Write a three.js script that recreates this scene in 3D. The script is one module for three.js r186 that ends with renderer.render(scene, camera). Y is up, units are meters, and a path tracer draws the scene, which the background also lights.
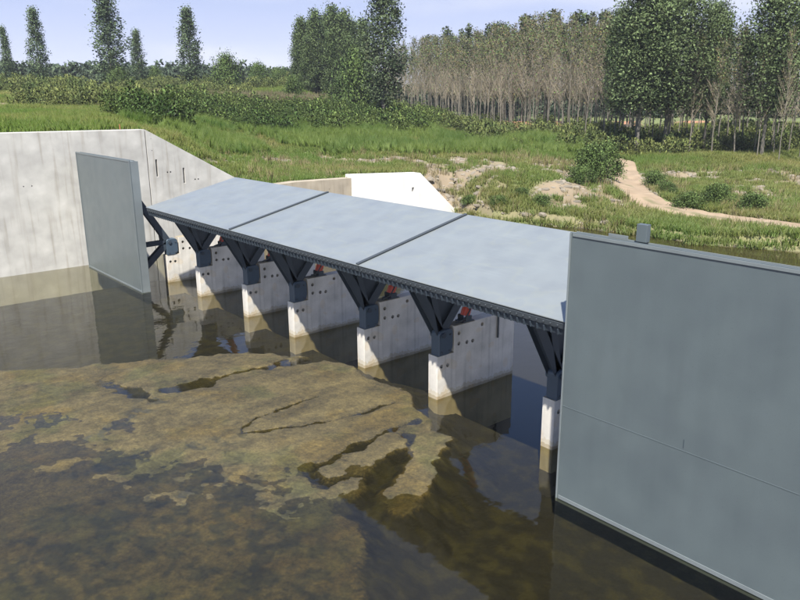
import * as THREE from 'three';
import { ImprovedNoise } from 'three/addons/math/ImprovedNoise.js';
import { RoundedBoxGeometry } from 'three/addons/geometries/RoundedBoxGeometry.js';
import { mergeGeometries } from 'three/addons/utils/BufferGeometryUtils.js';

// ---------------------------------------------------------------- camera, sky, sun, exposure
// World: x runs along the dam axis, z towards the upstream viewer, y up; upstream water level is y = 0.
const scene = new THREE.Scene();
const EYE = new THREE.Vector3(24.83, 6.729, 10.78);
const FOCAL = 743.17, PITCH = 0.2698, YAW = 0.8705, ROLL = -0.0064;      // focal length for a 600-unit-high picture
const camera = new THREE.PerspectiveCamera(2 * Math.atan(300 / FOCAL) * 180 / Math.PI, 4 / 3, 0.1, 4000);
const FWD = new THREE.Vector3(-Math.sin(YAW) * Math.cos(PITCH), -Math.sin(PITCH), -Math.cos(YAW) * Math.cos(PITCH));
const R0 = new THREE.Vector3(Math.cos(YAW), 0, -Math.sin(YAW)), U0 = R0.clone().cross(FWD);
const RIGHT = R0.clone().multiplyScalar(Math.cos(ROLL)).addScaledVector(U0, Math.sin(ROLL));
const UP = U0.clone().multiplyScalar(Math.cos(ROLL)).addScaledVector(R0, -Math.sin(ROLL));
camera.position.copy(EYE); camera.up.copy(UP); camera.lookAt(EYE.clone().add(FWD));

const renderer = new THREE.WebGLRenderer({ antialias: true });
renderer.toneMapping = THREE.LinearToneMapping;
renderer.toneMappingExposure = 2.6;
renderer.shadowMap.enabled = true;

const SUNDIR = new THREE.Vector3(0.72, 1.49, 0.80).normalize();
const sun = new THREE.DirectionalLight(new THREE.Color(1, 0.95, 0.86), 4.2);
sun.position.copy(SUNDIR).multiplyScalar(200); sun.target.position.set(0, 0, 0);
sun.castShadow = true; sun.shadow.radius = 1.6; sun.shadow.mapSize.set(4096, 4096);
Object.assign(sun.shadow.camera, { left: -130, right: 130, top: 130, bottom: -130, near: 1, far: 500 });
scene.add(sun, sun.target);

const perlin = new ImprovedNoise();
const n2 = (x, y, s = 0) => perlin.noise(x, y, 7.31 + s);
const fbm = (x, y, o = 4, s = 0) => { let a = 0, w = 0.5, f = 1; for (let i = 0; i < o; i++) { a += w * n2(x * f, y * f, s + i * 3.7); f *= 2.03; w *= 0.5; } return a; };
const rng = (a) => () => { a |= 0; a = a + 0x6D2B79F5 | 0; let t = Math.imul(a ^ a >>> 15, 1 | a); t = t + Math.imul(t ^ t >>> 7, 61 | t) ^ t; return ((t ^ t >>> 14) >>> 0) / 4294967296; };
const clamp = (x, a, b) => Math.min(b, Math.max(a, x));
const smooth = (a, b, x) => { const t = clamp((x - a) / (b - a), 0, 1); return t * t * (3 - 2 * t); };
const lerp = (a, b, t) => a + (b - a) * t;

{ // hazy summer sky with thin cloud
  const w = 1024, h = 512, d = new Float32Array(w * h * 4);
  for (let j = 0; j < h; j++) for (let i = 0; i < w; i++) {
    const el = (j + 0.5) / h * Math.PI - Math.PI / 2, az = (i + 0.5) / w * Math.PI * 2;
    const s = Math.max(0, Math.sin(el)), k = (j * w + i) * 4;
    const t = 1 - Math.exp(-s * 5.5);
    const hz = Math.exp(-s * 5.5); let r = lerp(0.18, 0.058, t) + 0.175 * hz, g = lerp(0.215, 0.122, t) + 0.155 * hz, b = lerp(0.33, 0.295, t) + 0.11 * hz;
    const cx = Math.cos(az) * Math.cos(el) / (s + 0.12), cy = Math.sin(az) * Math.cos(el) / (s + 0.12);
    const c = smooth(-0.08, 0.34, fbm(cx * 0.55 + 3, cy * 0.55, 5)) * 0.75 * smooth(-0.05, 0.05, s);
    r = lerp(r, 0.36, c); g = lerp(g, 0.37, c); b = lerp(b, 0.40, c);
    d[k] = r; d[k + 1] = g; d[k + 2] = b; d[k + 3] = 1;
  }
  const sky = new THREE.DataTexture(d, w, h, THREE.RGBAFormat, THREE.FloatType);
  sky.mapping = THREE.EquirectangularReflectionMapping; sky.magFilter = THREE.LinearFilter; sky.minFilter = THREE.LinearFilter; sky.needsUpdate = true;
  scene.background = sky; scene.environment = sky;
}

// ---------------------------------------------------------------- helpers
const rayDir = (px, py) => FWD.clone().addScaledVector(RIGHT, (px - 400) / FOCAL).addScaledVector(UP, (300 - py) / FOCAL);
const atDist = (px, py, D) => { const d = rayDir(px, py); return EYE.clone().addScaledVector(d, D / Math.hypot(d.x, d.z)); };
const azPx = (x, z) => { const dx = x - EYE.x, dz = z - EYE.z; const f = -dx * Math.sin(YAW) - dz * Math.cos(YAW), r = dx * Math.cos(YAW) - dz * Math.sin(YAW); return 400 + FOCAL * (r / Math.max(f, 1e-3)) / Math.cos(PITCH); };

const used = {};
const numbered = (n) => { const k = used[n] = (used[n] ?? -1) + 1; return k ? `${n}_${String(k).padStart(3, '0')}` : n; };
function shade(o) { o.traverse((m) => { if (m.isMesh) { m.castShadow = true; m.receiveShadow = true; } }); return o; }
function tag(o, label, category, group, kind) { Object.assign(o.userData, { label, category }); if (group) o.userData.group = group; if (kind) o.userData.kind = kind; return o; }
function mesh(name, geo, mat, parent) { const m = new THREE.Mesh(geo, mat); m.name = parent ? name : numbered(name); (parent ?? scene).add(m); m.castShadow = m.receiveShadow = true; return m; }
function thing(name, label, category, pos = [0, 0, 0], group) { const g = new THREE.Group(); g.name = numbered(name); g.position.set(...pos); scene.add(g); return tag(g, label, category, group); }
function structure(name, geo, mat, label) { const m = mesh(name, geo, mat); m.userData.kind = 'structure'; if (label) m.userData.label = label; return m; }
function uvMetres(g, s = 1, ox = 0, oy = 0) { // box-projected uv in metres / s
  g.computeVertexNormals && !g.attributes.normal && g.computeVertexNormals();
  const p = g.attributes.position, n = g.attributes.normal, uv = new Float32Array(p.count * 2);
  for (let i = 0; i < p.count; i++) {
    const ax = Math.abs(n.getX(i)), ay = Math.abs(n.getY(i)), az = Math.abs(n.getZ(i));
    let u, v; if (ax > ay && ax > az) { u = p.getZ(i); v = p.getY(i); } else if (ay > az) { u = p.getX(i); v = p.getZ(i); } else { u = p.getX(i); v = p.getY(i); }
    uv[2 * i] = (u + ox) / s; uv[2 * i + 1] = (v + oy) / s;
  }
  g.setAttribute('uv', new THREE.BufferAttribute(uv, 2)); return g;
}
const box = (w, h, d, x = 0, y = 0, z = 0, r = 0.006, s = 4) => uvMetres(new RoundedBoxGeometry(w, h, d, 1, Math.min(r, w / 3, h / 3, d / 3)).translate(x, y, z), s);
const cyl = (r0, r1, h, n = 12) => new THREE.CylinderGeometry(r1, r0, h, n, 1);
function bar(a, b, w, h, spin) { // rectangular bar from a to b
  const A = new THREE.Vector3(...a), B = new THREE.Vector3(...b), L = A.distanceTo(B), g = uvMetres(new RoundedBoxGeometry(w, L, h, 1, 0.006), 4);
  const q = new THREE.Quaternion().setFromUnitVectors(new THREE.Vector3(0, 1, 0), B.clone().sub(A).normalize());
  if (spin) g.rotateY(spin);
  return g.applyQuaternion(q).translate(...A.add(B).multiplyScalar(0.5).toArray());
}
function rod(a, b, r0, r1 = r0, n = 10) {
  const A = new THREE.Vector3(...a), B = new THREE.Vector3(...b), g = cyl(r0, r1, A.distanceTo(B), n);
  g.applyQuaternion(new THREE.Quaternion().setFromUnitVectors(new THREE.Vector3(0, 1, 0), B.clone().sub(A).normalize()));
  return g.translate(...A.add(B).multiplyScalar(0.5).toArray());
}
function texture(w, h, fn, { srgb = true, repeat = true } = {}) { // fn(u, v, i, j) -> [r, g, b] in 0..255
  const d = new Uint8Array(w * h * 4);
  for (let j = 0; j < h; j++) for (let i = 0; i < w; i++) { const c = fn(i / w, j / h, i, j), k = (j * w + i) * 4; d[k] = clamp(c[0], 0, 255); d[k + 1] = clamp(c[1], 0, 255); d[k + 2] = clamp(c[2], 0, 255); d[k + 3] = 255; }
  const t = new THREE.DataTexture(d, w, h); t.magFilter = THREE.LinearFilter; t.minFilter = THREE.LinearFilter; if (repeat) t.wrapS = t.wrapT = THREE.RepeatWrapping;
  if (srgb) t.colorSpace = THREE.SRGBColorSpace; t.needsUpdate = true; return t;
}
const tile = (f, u, v, s) => { // noise that wraps: blend of shifted copies
  const a = smooth(0.8, 1, u), b = smooth(0.8, 1, v), g = (x, y) => f(x * s, y * s);
  return lerp(lerp(g(u, v), g(u - 1, v), a), lerp(g(u, v - 1), g(u - 1, v - 1), a), b);
};

// ---------------------------------------------------------------- materials
const grain = rng(11);
const paintMap = texture(512, 512, (u, v) => {
  const m = tile((x, y) => fbm(x, y, 5), u, v, 5), s = tile((x, y) => n2(x * 5, y * 0.35, 5) + 0.5 * n2(x * 13, y * 0.8, 9), u, v, 4), sp = grain();
  let k = 1 + 0.10 * m + 0.022 * s + 0.035 * (sp - 0.5); if (sp > 0.9985) k *= 0.8;
  return [246 * k, 247 * k, 246 * k - 4 * m];
});
const paintRough = texture(256, 256, (u, v) => { const m = 150 + 70 * tile((x, y) => fbm(x, y, 5, 20), u, v, 6) + 14 * (grain() - 0.5); return [m, m, m]; }, { srgb: false });
const concreteMap = texture(1024, 1024, (u, v) => {
  const m = tile((x, y) => fbm(x, y, 6, 40), u, v, 6), st = tile((x, y) => Math.max(0, n2(x * 7, y * 0.45, 60) + 0.35 * n2(x * 23, y * 1.1, 63) - 0.12), u, v, 4), sp = grain();
  let k = 0.97 + 0.18 * m - 0.14 * st + 0.06 * (sp - 0.5); if (sp > 0.9992) k *= 0.55;
  return [221 * k, 219 * k - 4 * st, 213 * k - 10 * st];
});
const deckMap = texture(1024, 1024, (u, v) => { // mottled paint with dried silt films and faint scuffs
  const m = tile((x, y) => fbm(x, y, 6, 120), u, v, 6), film = smooth(0.0, 0.05, 0.06 - Math.abs(tile((x, y) => fbm(x, y, 5, 124), u, v, 3))), sc = smooth(0.31, 0.36, tile((x, y) => n2(x * 2 + y * 0.4, y * 34, 128), u, v, 2)), sp = grain();
  let k = 0.97 + 0.09 * m + 0.010 * film + 0.014 * sc + 0.035 * (sp - 0.5); if (sp > 0.9988) k *= 0.82;
  return [243 * k + 3 * film, 245 * k + 2 * film, 245 * k - 3 * film - 4 * m];
});
const whiteMap = texture(512, 512, (u, v) => { const m = tile((x, y) => fbm(x, y, 6, 140), u, v, 6), st = tile((x, y) => Math.max(0, n2(x * 7, y * 0.5, 160) - 0.1), u, v, 3), k = 1 + 0.07 * m - 0.06 * st + 0.03 * (grain() - 0.5); return [240 * k, 238 * k, 231 * k]; });
const concreteBump = texture(512, 512, (u, v) => { const m = 128 + 90 * tile((x, y) => fbm(x, y, 5, 70), u, v, 14) + 40 * (grain() - 0.5); return [m, m, m]; }, { srgb: false });
const M = {
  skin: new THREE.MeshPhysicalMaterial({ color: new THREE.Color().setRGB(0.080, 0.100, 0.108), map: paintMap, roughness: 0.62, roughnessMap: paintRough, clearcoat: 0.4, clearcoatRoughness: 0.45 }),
  sunlitDeck: new THREE.MeshPhysicalMaterial({ color: new THREE.Color().setRGB(0.192, 0.209, 0.213), map: deckMap, roughness: 0.66, roughnessMap: paintRough, clearcoat: 0.2, clearcoatRoughness: 0.4 }),  // same paint as skin, paler: stronger sun on flat gates put into the colour
  slate: new THREE.MeshStandardMaterial({ color: new THREE.Color().setRGB(0.03, 0.042, 0.058), map: paintMap, roughness: 0.55 }),
  bracket: new THREE.MeshStandardMaterial({ color: new THREE.Color().setRGB(0.042, 0.066, 0.096), map: paintMap, roughness: 0.5 }),
  rubber: new THREE.MeshStandardMaterial({ color: new THREE.Color().setRGB(0.034, 0.043, 0.052), roughness: 0.7 }),
  edge: new THREE.MeshStandardMaterial({ color: new THREE.Color().setRGB(0.135, 0.155, 0.163), map: paintMap, roughness: 0.5 }),
  bolt: new THREE.MeshStandardMaterial({ color: new THREE.Color().setRGB(0.06, 0.072, 0.085), roughness: 0.5, metalness: 0.3 }),
  concrete: new THREE.MeshStandardMaterial({ color: new THREE.Color().setRGB(0.58, 0.58, 0.57), map: concreteMap, bumpMap: concreteBump, bumpScale: 0.006, roughness: 0.9 }),
  newConcrete: new THREE.MeshStandardMaterial({ color: new THREE.Color().setRGB(0.72, 0.72, 0.72), map: whiteMap, bumpMap: concreteBump, bumpScale: 0.006, roughness: 0.9 }),
  tanConcrete: new THREE.MeshStandardMaterial({ color: new THREE.Color().setRGB(0.45, 0.40, 0.325), map: concreteMap, bumpMap: concreteBump, bumpScale: 0.01, roughness: 0.95 }),
  red: new THREE.MeshPhysicalMaterial({ color: new THREE.Color().setRGB(0.46, 0.055, 0.02), roughness: 0.4, clearcoat: 0.4 }),
  chrome: new THREE.MeshStandardMaterial({ color: new THREE.Color().setRGB(0.7, 0.7, 0.7), roughness: 0.2, metalness: 1 }),
};
const stainMap = texture(512, 512, (u, v) => { // pier concrete, 4 m square: algae and silt stain with a ragged rim at the water
  const y = v * 4 - 1.2, m = tile((x, y2) => fbm(x, y2, 6, 90), u, v, 7), st = Math.max(0, n2(u * 46, v * 2.2, 91) - 0.1), sp = grain();
  let k = 0.97 + 0.2 * m - 0.16 * st + 0.06 * (sp - 0.5);
  const rim = 0.16 + 0.16 * fbm(u * 14, 3, 4, 95) + 0.05 * n2(u * 60, v * 60, 97), dirty = y < rim ? 1 : 0, d2 = y < rim * 0.45 ? 1 : 0;
  const tan = n2(u * 9, v * 9, 99) > 0.28 ? 0.06 : 0;
  return [218 * k * (1 - 0.07 * dirty - 0.13 * d2), 214 * k * (1 - 0.09 * dirty - 0.15 * d2 - tan * 0.4), 205 * k * (1 - 0.14 * dirty - 0.19 * d2 - tan)];
});
M.pier = new THREE.MeshStandardMaterial({ color: new THREE.Color().setRGB(0.76, 0.76, 0.76), map: stainMap, bumpMap: concreteBump, bumpScale: 0.006, roughness: 0.9 });

// ---------------------------------------------------------------- terrain
// profiles of the ground across the valley: for a bearing (column), [distance, picture row of the ground there]
const COLS = [
  [-60, [[30, 121], [45, 119], [60, 112], [75, 106], [100, 93], [140, 85], [300, 84], [900, 92]]],
  [100, [[32, 127], [45, 121], [60, 113], [75, 106], [100, 93], [140, 85], [300, 84], [900, 92]]],
  [160, [[33, 137], [42, 134], [55, 126], [70, 114], [85, 105], [105, 95], [140, 86], [300, 84], [900, 92]]],
  [236, [[34.5, 178], [42, 167], [48, 157], [53, 150], [68, 130], [85, 114], [105, 101], [125, 88], [180, 85], [300, 85], [900, 92]]],
  [290, [[37, 188], [45, 172], [52, 160], [58, 150], [68, 137], [82, 119], [95, 108], [112, 93], [125, 85], [300, 87], [900, 92]]],
  [345, [[39, 184], [46, 172], [52, 161], [58, 151], [68, 138], [82, 122], [95, 113], [120, 104], [160, 96], [300, 90], [900, 93]]],
  [420, [[41, 179], [47, 170], [52, 161], [58, 152], [70, 139], [85, 126], [105, 118], [130, 113], [200, 104], [300, 97], [900, 94]]],
  [455, [[44, 212], [46, 195], [49, 173], [54, 162], [62, 152], [76, 140], [95, 127], [120, 119], [200, 106], [300, 98], [900, 94]]],
  [500, [[40.5, 216], [42.5, 196], [44.5, 177], [49, 169], [56, 161], [66, 149], [80, 140], [100, 131], [150, 118], [300, 100], [900, 94]]],
  [560, [[39.5, 220], [42, 203], [44.5, 185], [50, 174], [58, 163], [70, 151], [82, 142], [100, 133], [150, 118], [300, 101], [900, 94]]],
  [600, [[39.2, 222], [42, 207], [45, 191], [51, 179], [60, 167], [70, 154], [82, 145], [100, 134], [150, 118], [300, 101], [900, 94]]],
  [645, [[38, 229], [41, 218], [46, 203], [52, 188], [60, 170], [70, 158], [84, 147], [100, 137], [150, 118], [300, 101], [900, 94]]],
  [700, [[37, 235], [40, 225], [45, 211], [52, 193], [60, 174], [70, 160], [84, 148], [100, 138], [150, 118], [300, 101], [900, 94]]],
  [800, [[36, 241], [40, 228], [45, 213], [52, 196], [60, 177], [70, 162], [84, 149], [100, 138], [150, 118], [300, 101], [900, 94]]],
  [1000, [[36, 243], [40, 230], [45, 214], [52, 197], [60, 178], [70, 163], [84, 150], [100, 138], [150, 118], [300, 101], [900, 94]]],
].map(([px, prof]) => [px, prof.map(([D, py]) => [D, atDist(clamp(px, 0, 800), py + (0), D).y])]);
const WALLX = -6.5;
function profAt(prof, D) { if (D <= prof[0][0]) return prof[0][1]; for (let i = 1; i < prof.length; i++) if (D < prof[i][0]) { const t = (D - prof[i - 1][0]) / (prof[i][0] - prof[i - 1][0]); return lerp(prof[i - 1][1], prof[i][1], t); } return prof[prof.length - 1][1]; }
function shoreD(px) { return px < 455 ? 0 : px < 500 ? lerp(44, 40.5, (px - 455) / 45) : px < 600 ? lerp(40.5, 39.2, (px - 500) / 100) : px < 700 ? lerp(39.2, 37, (px - 600) / 100) : 36.5; }
function groundY(x, z) {
  const px = azPx(x, z), D = Math.hypot(x - EYE.x, z - EYE.z);
  let i = 0; while (i < COLS.length - 2 && COLS[i + 1][0] < px) i++;
  const t = clamp((px - COLS[i][0]) / (COLS[i + 1][0] - COLS[i][0]), 0, 1), s = t * t * (3 - 2 * t);
  let y = lerp(profAt(COLS[i][1], D), profAt(COLS[i + 1][1], D), s);
  const far = smooth(36, 60, D);
  y += (fbm(x * 0.09, z * 0.09, 3) * 0.9 + fbm(x * 0.5, z * 0.5, 3, 5) * 0.28) * (0.25 + 0.75 * far) * smooth(0, 4, Math.abs(x - WALLX) + (px > 455 ? 4 : 0)) * (px > 455 ? 0.5 + 0.5 * smooth(0, 6, D - shoreD(px)) : 1);
  if (x < WALLX + 0.3 && z > -20.2 && z < 16) y = lerp(wallTop(clamp(z, -20, 16)) - 0.06, y, smooth(0.55, 4.2, WALLX - x));
  if (px > 455) { const d = D - shoreD(px); if (d < 0.4) y = Math.min(y, lerp(-1.1, 0.12, smooth(-2.6, 0.4, d)) + 0.18 * fbm(x * 0.8, z * 0.8, 3, 11)); }
  return y;
}
const wallTop = (z) => z > -1.68 ? lerp(5.38, 5.55, (z + 1.66) / 17.66) : z > -5.86 ? lerp(3.0, 5.37, (z + 5.85) / 4.16) : z > -12.4 ? 2.55 : z > -17.1 ? lerp(2.5, 2.72, (z + 17.1) / 4.68) : lerp(0.05, 2.5, (z + 20) / 2.9);
function pick(px, py) { // where the line of sight through a picture point meets the ground
  const d = rayDir(px, py), h = Math.hypot(d.x, d.z);
  for (let D = 30; D < 600; D += 0.25) { const p = EYE.clone().addScaledVector(d, D / h); if (groundY(p.x, p.z) > p.y) return p; }
  return EYE.clone().addScaledVector(d, 600 / h);
}
const rowOf = (x, y, z) => { const v = new THREE.Vector3(x, y, z).sub(EYE), f = v.dot(FWD); return 300 - FOCAL * v.dot(UP) / f; };
const track = [[619, 160], [621, 167], [623, 175], [627, 184], [635, 193], [650, 202], [672, 210], [700, 216], [740, 222], [800, 229]].map(([a, b]) => pick(a, b));
const trackCurve = new THREE.CatmullRomCurve3(track);
const trackPts = trackCurve.getPoints(160);
const trackDist = (x, z) => { let m = 1e9; for (const p of trackPts) m = Math.min(m, (p.x - x) ** 2 + (p.z - z) ** 2); return Math.sqrt(m); };

const earth = (x, z, px, D) => D > 94 && D < 140 ? smooth(-0.05, 0.12, 0.1 * fbm(x * 0.3, z * 0.3, 3, 37) + Math.max(...[[520, 18], [630, 14], [698, 18], [560, 6]].map(([c, w]) => 0.16 - 0.16 * Math.abs(px - c) / w))) : 0;
const landPatch = (x, z, px, D, row) => { // what covers the ground: 0 grass .. 1 bare earth / rubble
  let e = 0;
  if (px > 425 && px < 1000 && D < 62) e = smooth(0.03, 0.30, fbm(x * 0.28, z * 0.28, 4, 21)) * smooth(66, 50, D) * (px > 470 && px < 600 ? 1 : 0.7);
  e = Math.max(e, smooth(0.6, 0.1, Math.abs(D - shoreD(px) - 0.3 - 0.8 * fbm(x * 0.5, z * 0.5, 3, 22))) * (px > 455 ? 0.6 : 0));
  if (px < 470 && row > 155 && row < 170) e = Math.max(e, smooth(-0.05, 0.22, fbm(x * 0.2, z * 0.5, 4, 23)) * smooth(155, 158, row) * smooth(170, 164, row));
  if (px < 160 && row > 103 && row < 109) e = Math.max(e, 0.8);
  if (px > 425 && px < 640) e = Math.max(e, smooth(-0.24, 0.06, fbm(x * 0.33, z * 0.33, 4, 27)) * smooth(160, 166, row) * smooth(216, 206, row) * 0.95);
  if (px > 190 && px < 640) e = Math.max(e, smooth(-0.1, 0.1, fbm(x * 0.16, z * 0.4, 3, 28)) * smooth(4.5, 1.5, Math.abs(row - 162 - 3 * n2(px * 0.02, 1))) * 0.9);
  if (px > 600) e = Math.max(e, smooth(0.02, 0.2, fbm(x * 0.4, z * 0.4, 4, 26)) * smooth(172, 180, row) * smooth(222, 212, row) * 0.8);
  if (px > 645) e = Math.max(e, smooth(-0.1, 0.12, fbm(x * 0.25, z * 0.25, 3, 29)) * smooth(168, 173, row) * smooth(190, 183, row) * 0.9);
  if (px < 150 && row > 119) e = Math.max(e, smooth(-0.2, 0.2, fbm(x * 0.3, z * 0.3, 3, 25)) * 0.8);
  return e;
};
{
  const cols = 400, rows = 280, pos = [], col = [], idx = [];
  for (let i = 0; i <= cols; i++) {
    const px = lerp(-480, 1300, i / cols), a = Math.atan((px - 400) * Math.cos(PITCH) / FOCAL), az = a - YAW; // bearing from -z, clockwise positive
    const dx = Math.sin(az), dz = -Math.cos(az);
    const dWall = dx < -0.01 ? (WALLX - 0.45 - EYE.x) / dx : 1e9;
    const D0 = px < 455 ? dWall : Math.min(dWall, shoreD(px) - 5);
    for (let j = 0; j <= rows; j++) {
      const t = j / rows, D = D0 * Math.pow(900 / D0, Math.pow(t, 1.35));
      const x = EYE.x + dx * D, z = EYE.z + dz * D, y = groundY(x, z);
      pos.push(x, y, z);
      const row = rowOf(x, y, z), e = landPatch(x, z, px, D, row), m = fbm(x * 0.4, z * 0.4, 4, 31), m2 = fbm(x * 0.05, z * 0.05, 3, 33);
      let r = 0.11 + 0.04 * m + 0.03 * m2, g = 0.135 + 0.045 * m + 0.02 * m2, b = 0.045 + 0.02 * m;
      r = lerp(r, 0.205 + 0.12 * m, e); g = lerp(g, 0.158 + 0.095 * m, e); b = lerp(b, 0.105 + 0.065 * m, e);
      if (y < 0.04) { r = 0.045 + 0.02 * m; g = 0.04 + 0.02 * m; b = 0.026; } // wet silt at and under the water line
      const o = earth(x, z, px, D); r = lerp(r, 0.36, o); g = lerp(g, 0.175, o); b = lerp(b, 0.095, o);
      col.push(r, g, b);
    }
  }
  for (let i = 0; i < cols; i++) for (let j = 0; j < rows; j++) { const a = i * (rows + 1) + j, b = a + rows + 1; idx.push(a, a + 1, b, b, a + 1, b + 1); }
  const g = new THREE.BufferGeometry(); g.setAttribute('position', new THREE.Float32BufferAttribute(pos, 3)); g.setAttribute('color', new THREE.Float32BufferAttribute(col, 3)); g.setIndex(idx); g.computeVertexNormals();
  if (g.attributes.normal.getY(500) < 0) { for (let k = 0; k < idx.length; k += 3) [idx[k], idx[k + 1]] = [idx[k + 1], idx[k]]; g.setIndex(idx); g.computeVertexNormals(); }
  structure('ground', g, new THREE.MeshStandardMaterial({ vertexColors: true, roughness: 1 }), 'grassy river banks and rising fields behind the dam');
}
{ // dirt track: two ruts and a crown, draped on the bank
  const N = 220, K = 14, pos = [], col = [], idx = [];
  for (let i = 0; i <= N; i++) {
    const t = i / N, p = trackCurve.getPoint(t), q = trackCurve.getTangent(t), side = new THREE.Vector3(-q.z, 0, q.x).normalize();
    for (let k = 0; k <= K; k++) {
      const s = (k / K - 0.5) * 2, w = 1.25 + 0.35 * fbm(t * 30, k > K / 2 ? 5 : 9, 3, 41), x = p.x + side.x * s * w, z = p.z + side.z * s * w;
      const rut = Math.exp(-((Math.abs(s) - 0.5) ** 2) / 0.03);
      pos.push(x, groundY(x, z) + 0.07 - 0.05 * rut - (Math.abs(s) > 0.93 ? 0.1 : 0), z);
      const m = fbm(x * 1.2, z * 1.2, 4, 43), gr = smooth(0.3, 0.1, Math.abs(s)) * smooth(-0.1, 0.15, fbm(x * 0.8, z * 0.8, 3, 45)) * 0.7;
      col.push(lerp(0.26 + 0.10 * m, 0.11, gr), lerp(0.195 + 0.08 * m, 0.11, gr), lerp(0.13 + 0.06 * m, 0.045, gr));
    }
  }
  for (let i = 0; i < N; i++) for (let k = 0; k < K; k++) { const a = i * (K + 1) + k, b = a + K + 1; idx.push(a, a + 1, b, b, a + 1, b + 1); }
  const g = new THREE.BufferGeometry(); g.setAttribute('position', new THREE.Float32BufferAttribute(pos, 3)); g.setAttribute('color', new THREE.Float32BufferAttribute(col, 3)); g.setIndex(idx); g.computeVertexNormals();
  structure('dirt_track', g, new THREE.MeshStandardMaterial({ vertexColors: true, roughness: 1 }), 'sandy dirt track with two wheel ruts curving down the bank');
}

// ---------------------------------------------------------------- water and river bed
{
  const g = new THREE.PlaneGeometry(420, 420, 1, 1).rotateX(-Math.PI / 2).translate(0, -1.3, 0);
  structure('river_bed', g, new THREE.MeshStandardMaterial({ color: new THREE.Color().setRGB(0.026, 0.023, 0.017), roughness: 1 }), 'brown muddy bed below the water');
  const ripple = texture(512, 512, (u, v) => { const m = 128 + 110 * tile((x, y) => fbm(x * 1.6, y, 4, 50), u, v, 7); return [m, m, m]; }, { srgb: false });
  const w = uvMetres(new THREE.PlaneGeometry(150, 110, 1, 1).rotateX(-Math.PI / 2).translate(60, 0, -5), 5);
  const pw = w.attributes.position; for (let i = 0; i < pw.count; i++) if (pw.getX(i) < -6.6) pw.setX(i, -6.6);
  uvMetres(w, 5);
  structure('water', w, new THREE.MeshPhysicalMaterial({ color: new THREE.Color().setRGB(0.70, 0.675, 0.53), transmission: 1, thickness: 0, roughness: 0.03, ior: 1.33, bumpMap: ripple, bumpScale: 0.009 }), 'still shallow river water mirroring the gates and the sky');
}
// algae: mats that float at the surface far out and lie just under it nearer the bridge, with open leads between them, in plan coordinates (x, z)
const segD = (x, z, a, b) => { const vx = b[0] - a[0], vz = b[1] - a[1], t = clamp(((x - a[0]) * vx + (z - a[1]) * vz) / (vx * vx + vz * vz), 0, 1); return Math.hypot(x - a[0] - vx * t, z - a[1] - vz * t); };
const lineD = (x, z, pts) => { let m = 1e9; for (let i = 1; i < pts.length; i++) m = Math.min(m, segD(x, z, pts[i - 1], pts[i])); return m; };
const matEdge = [[-4, 14], [3.6, 8.6], [5.9, 5.0], [7.2, 2.4], [7.9, 1.15], [9.4, 0.35], [11, 0.25], [12.6, 0.2], [13.8, 0.75], [14.4, 1.2], [14.1, 1.7], [14.55, 2.1], [14.7, 2.9], [15.2, 3.5], [15.6, 4.4], [16.6, 4.6], [17.4, 5.3], [18.6, 6.0], [19.5, 8], [19, 12], [10, 15]];
function inside(x, z, poly) { let c = false; for (let i = 0, j = poly.length - 1; i < poly.length; j = i++) { const [a, b] = poly[i], [d, e] = poly[j]; if ((b > z) !== (e > z) && x < (d - a) * (z - b) / (e - b) + a) c = !c; } return c; }
const leads = [ // [points, half width]
  [[[8.75, 4.35], [8.85, 2.4], [9.25, 0.6]], 0.26], [[[7.1, 5.5], [8.2, 5.0], [9.1, 5.0]], 0.2], 
  [[[11.95, 4.2], [12.4, 3.3], [12.75, 2.08], [12.85, 0.9]], 0.055], [[[11.45, 3.4], [11.42, 2.72], [11.44, 2.0]], 0.035], [[[11.98, 4.2], [11.7, 4.0], [11.5, 3.5]], 0.04],
  [[[14.2, 4.1], [14.0, 3.1], [13.9, 1.95], [13.85, 1.2]], 0.13], [[[14.35, 4.1], [14.8, 4.1], [14.95, 3.3], [14.7, 2.4]], 0.12],
];
const weeds = [[[[16.0, 3.4], [15.5, 2.5], [14.75, 1.3]], 0.3]];
function matField(x, z) { // > 0: mat at the surface (metres of margin, roughly)
  let m = 1e9; for (let i = 0, j = matEdge.length - 1; i < matEdge.length; j = i++) m = Math.min(m, segD(x, z, matEdge[j], matEdge[i]));
  const wob = fbm(x * 1.1, z * 1.1, 4, 61) * 0.7 + fbm(x * 5, z * 5, 3, 63) * 0.16;
  let f = (inside(x, z, matEdge) ? m : -m) + wob * 0.7;
  const jx = x + 0.26 * fbm(x * 1.7, z * 1.7, 4, 67), jz = z + 0.26 * fbm(x * 1.7, z * 1.7, 4, 68), jw = clamp(0.75 + 2.2 * fbm(x * 1.3, z * 1.3, 3, 69), 0.1, 1.8);
  for (const [pts, r] of leads) f = Math.min(f, lineD(jx, jz, pts) - r * jw + wob * 0.12 * (r > 0.1 ? 1 : 0.3));
  for (const [pts, r] of weeds) f = Math.max(f, r - lineD(x, z, pts) + wob * 0.8);
  return f;
}
const sheens = [[[[8.7, 4.9], [9.2, 4.9], [9.9, 6.0], [10.2, 6.8]], 0.45], [[[11.4, 7.4], [11.8, 5.6], [12.0, 4.5]], 0.55]];
function sunk(x, z) { // how far a mat has sunk under the surface film (0..1)
  let w = smooth(3.9, 5.6, z - 0.10 * (x - 14)) * smooth(11.6, 13.4, x);
  for (const [pts, r] of sheens) w = Math.max(w, smooth(r, r * 0.3, lineD(x, z, pts)));
  return w;
}
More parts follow.
